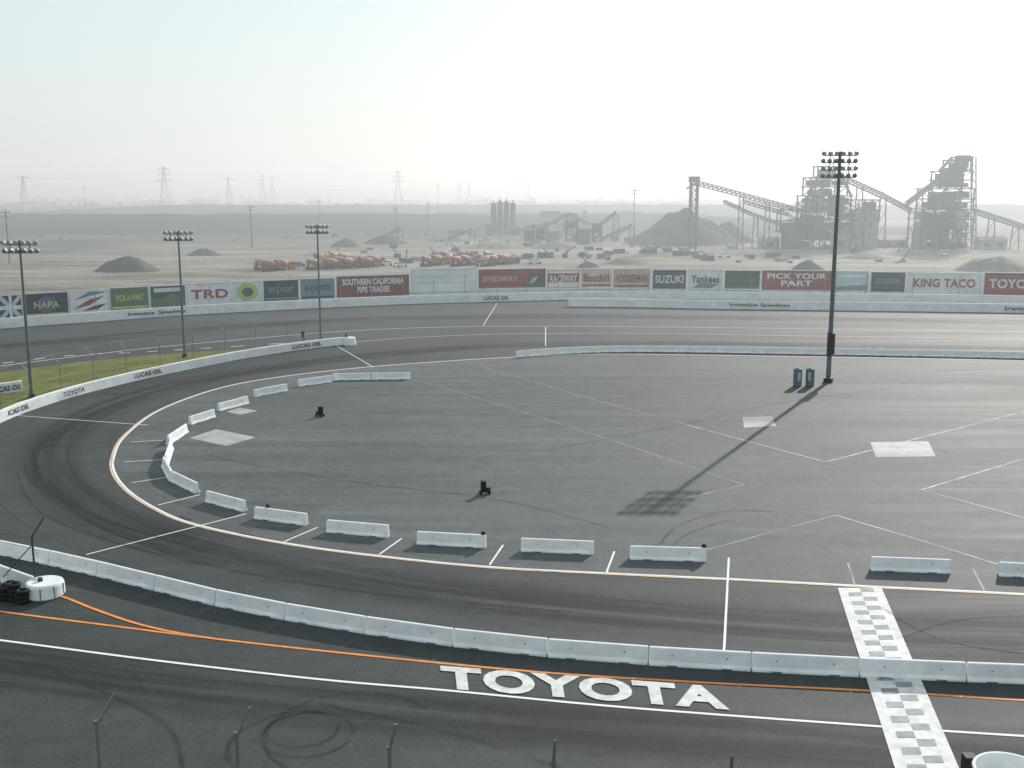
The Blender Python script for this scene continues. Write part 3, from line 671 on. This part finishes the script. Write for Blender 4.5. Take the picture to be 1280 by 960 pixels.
def shed(x0,x1,y0,y1,dist,roof=.3,mat=M_plant2,name="plant_shed"):
    a=D(x0,y1,dist); b=D(x1,y0,dist); w=b.x-a.x; h=b.z; dpt=max(4,w*.6); mb=MB()
    mb.box((a.x+w/2,dist+dpt/2,h*(1-roof)/2),(w,dpt,h*(1-roof)),0)
    z=h*(1-roof); A=[(a.x-.3,dist-.3,z),(b.x+.3,dist-.3,z),(b.x+.3,dist+dpt+.3,z),(a.x-.3,dist+dpt+.3,z)]; r1=(a.x-.3,dist+dpt/2,h); r2=(b.x+.3,dist+dpt/2,h)
    mb.quad([A[0],A[1],r2,r1],1); mb.quad([A[2],A[3],r1,r2],1); mb.quad([A[3],A[0],r1],0); mb.quad([A[1],A[2],r2],0)
    nw=max(1,int(w/4))
    for i in range(nw): mb.box((a.x+w*(i+.5)/nw,dist-.03,h*.35),(w/nw*.4,.08,h*.3),2)
    mb.obj(name,[mat,M_plant,M_dark])
shed(1042,1062,288,312,378,.2); shed(1064,1078,296,313,376,.2); shed(1225,1260,296,312,380); shed(950,975,296,311,390,.25)
shed(676,700,264,278,560,.3); shed(700,722,266,280,540,.3); shed(560,580,287,296,470); shed(1100,1135,297,310,395,.25,M_heap2)
def silos(x0,x1,yt,yb,n,dist):
    a=D(x0,yb,dist); b=D(x1,yt,dist); w=(b.x-a.x)/n; mb=MB()
    for i in range(n):
        cx=a.x+w*(i+.5); hh=b.z*(1 if i%3 else .93); mb.lathe((cx,dist,0),(0,0,1),[(0,w*.44),(hh*.92,w*.44),(hh*.97,w*.25),(hh,.01)],14,0)
        mb.beam((cx,dist,hh*.95),(cx,dist,hh+1.2),.4,.4,1)
    mb.beam((a.x,dist-w*.5,b.z*.9),(b.x,dist-w*.5,b.z*.9),.6,.5,1); mb.box((a.x+2,dist-4,2.5),(8,5,5),1); mb.box((b.x-2,dist-4,1.8),(7,5,3.6),1)
    mb.obj("storage_silo",[M_plant,M_plant])
silos(613,645,250,286,4,520)
mb=MB()
for a,b2,dy in(((676,284),(712,268),90),((712,268),(745,285),90),((640,292),(668,282),70),((735,292),(770,266),60),((750,300),(790,282),40),((480,296),(500,285),70),((560,298),(590,288),60),((830,285),(845,268),80)):
    truss(mb,PP(*a,dy),PP(*b2,dy),1.3,1.4,8); p=PP(*b2,dy); bent_leg(mb,p,1.6)
mb.obj("conveyor",[M_plant,M_heap])
mb=plant_tower(700,[(708,722,276,302,'frame'),(720,738,286,304,'solid'),(742,752,280,302,'frame'),(655,668,288,302,'solid'),(668,684,284,300,'frame'),(685,700,288,301,'clad')],dy=40); mb.obj("screening_plant",[M_plant,M_plant2,M_dark])
mb=MB()
for k in range(130):
    x=random.uniform(400,1130); y=random.uniform(293,330); g=G(x,y); s=random.uniform(.4,1.7)
    mb.box((g.x,g.y,s*.5),(s*random.uniform(1,3.5),s*random.uniform(1,2),s),random.choice([0,0,1]),random.random()*3)
    if random.random()<.4: mb.beam((g.x,g.y,s),(g.x+random.uniform(-4,4),g.y,s+random.uniform(1,3)),.3,.3,0)
mb.obj("yard_scrap",[M_plant,M_plant2])

# ------------------------------------------------------------------ mixer trucks
mb=MB()
mb.box((0,0,.95),(8.4,.9,.3),2)
mb.box((3.5,0,1.75),(1.7,2.3,1.9),0); mb.box((2.55,0,1.6),(.5,2.1,1.4),0); mb.box((4.6,0,1.25),(.7,1.9,.9),0)
mb.box((4.36,0,2.15),(.04,2.0,.7),3)
for s in(-1,1): mb.box((3.6,s*1.16,2.15),(.9,.04,.65),3); mb.box((3.4,s*1.0,1.0),(1.2,.35,.5),0)
mb.lathe((2.1,0,2.05),(-1,0,.22),[(0,.3),(.1,.75),(1.2,1.15),(2.6,1.2),(4.6,.75),(5.2,.55),(5.25,.4)],18,1)
mb.beam((-2.9,0,1.0),(-2.9,0,2.9),.9,.5,2); mb.lathe((-3.3,0,3.0),(0,0,1),[(0,.3),(.5,.7)],10,0); mb.beam((-3.4,0,2.2),(-4.4,0,1.3),.5,.15,0)
for x in(3.7,-1.2,-2.5,.1):
    for s in(-1,1): mb.tube((x,s*.75,.52),(x,s*1.15,.52),.52,.52,14,4)
truck_a=mb.mesh("concrete_mixer_truck",[M_truck,M_drum,M_darksteel,M_win,M_rubbertire])
truck_b=mb.mesh("concrete_mixer_truck_b",[M_truck2,M_drum,M_darksteel,M_win,M_rubbertire])
truck_c=mb.mesh("concrete_mixer_truck_c",[M_truck,M_drum2,M_darksteel,M_win,M_rubbertire])
tp=[(328,338),(340,339),(355,338)]+[(394+i*10.5,337-(i%2)*2-i*.4) for i in range(8)]+[(398+i*16,329) for i in range(3)]+[(535+i*12,333-(i%3)*1.2) for i in range(9)]+[(556+i*18,326) for i in range(4)]
for i,(x,y) in enumerate(tp):
    g=G(x+random.uniform(-2,2),y); inst("concrete_mixer_truck",(truck_a,truck_c,truck_a,truck_b,truck_c)[i%5],(g.x,g.y,.02),random.choice([.9,1.1,2.2,1.0])+random.uniform(-.15,.15)+math.pi*(i%4==0),.78)

def car_mesh(mat):
    mb=MB(); prof=[(-2.2,.45),(-2.2,.85),(-1.7,.95),(-1.1,1.42),(.5,1.42),(1.15,.95),(2.1,.8),(2.2,.45)]
    n=len(prof)
    for s in(-.85,.85):
        for x,z in prof: mb.v.append(Vector((x,s*(.85 if z>1.2 else 1),z)))
    for k in range(n): mb.f.append((k,(k+1)%n,n+(k+1)%n,n+k)); mb.m.append(1 if k in(2,4) else 0)
    mb.f.append(tuple(range(n))[::-1]); mb.m.append(0); mb.f.append(tuple(range(n,2*n))); mb.m.append(0)
    for s in(-1,1):
        mb.box((-.3,s*.80,1.18),(1.9,.06,.32),1)
        for x in(-1.35,1.35): mb.tube((x,s*.68,.33),(x,s*.9,.33),.33,.33,12,2)
    return mb.mesh("car",[mat,M_win,M_rubbertire])
cw,cd=car_mesh(M_carw),car_mesh(M_card)
road=MB()
pr=[Vector((-1500,1000,5.5)),Vector((-500,1120,5.5)),Vector((-100,1350,5.5))]
for i in range(2):
    a,b2=pr[i],pr[i+1]; n=(b2-a).cross(Vector((0,0,1))).normalized()*14
    road.quad([a-n,b2-n,b2+n,a+n][::-1])
    road.quad([a+n,b2+n,b2+n*2+Vector((0,0,-5.5)),a+n*2+Vector((0,0,-5.5))],1)
road.obj("freeway",[M_plant2,M_heap])
for i in range(40):
    t=random.random(); k=0 if t<.72 else 1; u=random.random(); p=pr[k].lerp(pr[k+1],u)
    inst("car",cw if random.random()<.8 else cd,(p.x+random.uniform(-5,5),p.y-6+random.uniform(-5,5),5.52),math.atan2(120,1000),1.2)
for x,y in((372,334),(484,332),(500,334),(660,322),(668,330),(905,322),(1005,312),(1180,320)):
    g=G(x,y); inst("car",cw if x%3 else cd,(g.x,g.y,.02),random.uniform(0,3),1.0)

# ------------------------------------------------------------------ embankment, foliage, towers
m,nt,b=new_mat("scrub_slope"); c=rampc(nt,noise_fac(nt,.02,7,.65,(.5,1,2)),[(.35,(.04,.048,.04)),(.6,(.075,.08,.065)),(.78,(.14,.135,.11))]); nt.links.new(c,b.inputs['Base Color']); b.inputs['Roughness'].default_value=1; b.inputs['Specular IOR Level'].default_value=.05; M_scrub=m
def ridge(name,x0,x1,y0,h,depth,sd,nx=160):
    mb=MB(); ny=8
    for j in range(ny+1):
        for i in range(nx+1):
            x=x0+(x1-x0)*i/nx; t=j/ny; prof=min(1,t*2.2) if t<.6 else max(0,1-(t-.6)/.4)
            e=noise.noise(Vector((x*.008,sd,0)))*depth*.25; z=h*prof*(.9+.15*noise.noise(Vector((x*.004,sd+3,0)))+.08*noise.noise(Vector((x*.05,sd+j,0))))-.3
            z*=min(1,(i+.01)/nx*8,(nx-i+.01)/nx*8)
            mb.v.append(Vector((x,y0+e+t*depth+10*noise.noise(Vector((x*.03,j,sd))),z)))
    for j in range(ny):
        for i in range(nx):
            k=j*(nx+1)+i; mb.f.append((k,k+1,k+nx+2,k+nx+1)); mb.m.append(0)
    mb.obj(name,[M_scrub],smooth=True)
ridge("quarry_embankment",-900,230,520,9.5,150,1); ridge("quarry_embankment",-500,1300,780,11.5,180,4)
ridge("hills",-2500,3500,2600,30,700,9)
def leafmat(name,lo,hi):
    m,nt,b=new_mat(name); c=rampc(nt,noise_fac(nt,.4,4,.7),[(.3,lo),(.7,hi)]); nt.links.new(c,b.inputs['Base Color']); b.inputs['Roughness'].default_value=.8; return m
M_leaf=leafmat("foliage",(.03,.045,.025),(.09,.11,.06)); M_bark=worn("bark",(.08,.06,.045),.3)
def foliage(mb,c,rx,rz,n,leaf,m=0):
    for _ in range(n):
        while True:
            d=Vector((random.uniform(-1,1),random.uniform(-1,1),random.uniform(-1,1)))
            if .3<d.length<1: break
        p=Vector(c)+Vector((d.x*rx,d.y*rx,d.z*rz)); a=Vector((random.gauss(0,1),random.gauss(0,1),random.gauss(0,1))).normalized(); b_=a.orthogonal().normalized(); e=a.cross(b_)
        s=leaf*random.uniform(.6,1.3); mb.quad([p+b_*s,p+e*s*.7,p-b_*s,p-e*s*.7],m)
def tree(g,h,sp):
    mb=MB(); mb.tube((0,0,0),(.2,0,h*.45),h*.035,h*.02,8,1)
    for k in range(6):
        a=k*1.05+random.random(); e=Vector((math.cos(a)*sp*.35,math.sin(a)*sp*.35,h*random.uniform(.55,.85))); mb.tube((.15,0,h*.35),e,h*.018,h*.006,6,1)
        foliage(mb,e,sp*.28,h*.16,90,h*.035)
    foliage(mb,(0,0,h*.8),sp*.3,h*.18,120,h*.035)
    mb.obj("tree",[M_leaf,M_bark],loc=(g.x,g.y,0))
for x,y,h,s in((770,285,9,8),(783,284,10,10),(797,285,9,8),(730,332,4,4),(608,286,7,7),(655,287,7,8),(835,286,7,7)): tree(G(x,y),h,s)
mb=MB()
for k in range(620):
    x=random.uniform(-1000,1400); y=random.choice([random.uniform(1000,1250),random.uniform(1400,1900)]); h=random.uniform(4,9 if y<1300 else 13)
    foliage(mb,(x,y,h*.5),h*random.uniform(.7,1.8),h*.55,36,h*.22)
mb.obj("distant_trees",[M_leaf])
mb=MB()
for k in range(40):
    x=random.uniform(-330,-60); y=random.uniform(430,540)
    h=random.uniform(.4,1.1); foliage(mb,(x,y,h*.4),h*1.6,h*.5,22,h*.28)
mb.obj("scrub_bushes",[M_leaf])
mb=MB()
for k in range(90):
    x=random.uniform(-1100,1500); y=random.uniform(1250,1900); h=random.uniform(4,9); w=random.uniform(15,60)
    mb.box((x,y,h/2),(w,20,h)); mb.box((x,y,h+.3),(w+1,21,.6),1)
mb.obj("distant_warehouses",[M_plant2,M_plant])
def pylon(x,yt,dist,style=0):
    t=D(x,yt,dist); H=t.z; X=t.x; mb=MB(); w=H*.11; th=.0011*dist*.36
    lv=[0,.2,.38,.54,.68,.8,.9,1]
    def wd(f): return w*(1-f)**1.2*1+w*.10
    for i in range(len(lv)-1):
        a,b2=lv[i],lv[i+1]
        for s in(-1,1):
            for q_ in(-1,1):
                mb.beam((X+s*wd(a),dist+q_*wd(a),a*H),(X+s*wd(b2),dist+q_*wd(b2),b2*H),th,th)
            mb.beam((X+s*wd(a),dist-wd(a),a*H),(X-s*wd(b2),dist-wd(b2),b2*H),th*.7,th*.7)
    arms=((.70,.17),(.82,.14),(.94,.11)) if style==0 else ((.93,.20),)
    for z,l in arms:
        for s in(-1,1): mb.beam((X,dist,z*H),(X+s*l*H,dist,z*H+.005*H),th*1.2,th*1.2); mb.beam((X,dist,(z+.05)*H),(X+s*l*H,dist,z*H),th*.8,th*.8); mb.beam((X+s*l*H,dist,z*H),(X+s*l*H,dist,z*H-.04*H),th*.7,th*.7)
    mb.obj("transmission_tower",[M_plant]); return (X,dist,H)
py=[pylon(28,219,1000,1),pylon(204,208,1000),pylon(285,221,1250,1),pylon(327,218,1500),pylon(340,221,1600,1),pylon(497,213,1300),pylon(574,228,1700),pylon(586,228,1700,1),pylon(660,229,1800,1)]
mb=MB()
for a,b2 in((0,1),(1,2),(2,5),(5,7)):
    for s in(-1,1):
        for z in(.72,.93):
            A=Vector((py[a][0]+s*6,py[a][1],py[a][2]*z)); Bv=Vector((py[b2][0]+s*6,py[b2][1],py[b2][2]*z)); pv=A
            for k in range(1,13):
                t=k/12; p=A.lerp(Bv,t)-Vector((0,0,4*4*t*(1-t))); mb.tube(pv,p,.045,.045,4,0,False); pv=p
mb.obj("power_lines",[M_steel])
for x,y0,y1 in((315,256,310),(535,252,292),(792,236,300),(495,258,300),(108,232,262),(400,250,290),(548,230,268),(730,262,300),(12,262,330)):
    g=G(x,max(y1,275)); t=D(x,y0,g.y); mb=MB(); mb.tube((g.x,g.y,0),(g.x,g.y,t.z),.2,.12,8); mb.beam((g.x-1.3,g.y,t.z-.8),(g.x+1.3,g.y,t.z-.8),.18,.18); mb.beam((g.x-1,g.y,t.z-2),(g.x+1,g.y,t.z-2),.16,.16)
    for s in(-1.2,0,1.2): mb.tube((g.x+s,g.y,t.z-.8),(g.x+s,g.y,t.z-.4),.09,.07,6)
    mb.obj("utility_pole",[M_plant])

# ------------------------------------------------------------------ dusty haze hanging over the plain
m=bpy.data.materials.new("haze"); m.use_nodes=True; nt=m.node_tree; nt.nodes.clear()
out=N(nt,'ShaderNodeOutputMaterial'); vs=N(nt,'ShaderNodeVolumeScatter'); vs.inputs['Color'].default_value=(.90,.975,1,1)
vs.inputs['Density'].default_value=.00135; vs.inputs['Anisotropy'].default_value=.4; nt.links.new(vs.outputs[0],out.inputs['Volume'])
mb=MB(); mb.box((0,3055,30),(9000,5890,70)); hz=mb.obj("haze_air",[m])

# ------------------------------------------------------------------ light
AZ=28.0; EL=24.0
w=bpy.data.worlds.new("World"); scene.world=w; w.use_nodes=True; nt=w.node_tree
bg=nt.nodes['Background']; sky=N(nt,'ShaderNodeTexSky'); sky.sky_type='NISHITA'; sky.sun_disc=False
sky.sun_elevation=R(EL); sky.sun_rotation=R(AZ); sky.dust_density=2.0; sky.air_density=1.2; sky.ozone_density=2.0
veil=mixc(nt,sky.outputs[0],(7.7,8.8,9.15),.66)
nt.links.new(veil,bg.inputs[0]); bg.inputs[1].default_value=.108
sl=bpy.data.lights.new("sun",'SUN'); sl.energy=4.4; sl.angle=R(.5); sl.color=(1,.97,.915)
so=bpy.data.objects.new("sun",sl); scene.collection.objects.link(so)
d=Vector((math.sin(R(AZ))*math.cos(R(EL)),math.cos(R(AZ))*math.cos(R(EL)),math.sin(R(EL))))
so.rotation_euler=(-d).to_track_quat('-Z','Y').to_euler(); so.location=d*100
scene.view_settings.view_transform='Standard'; scene.view_settings.look='None'; scene.view_settings.exposure=0
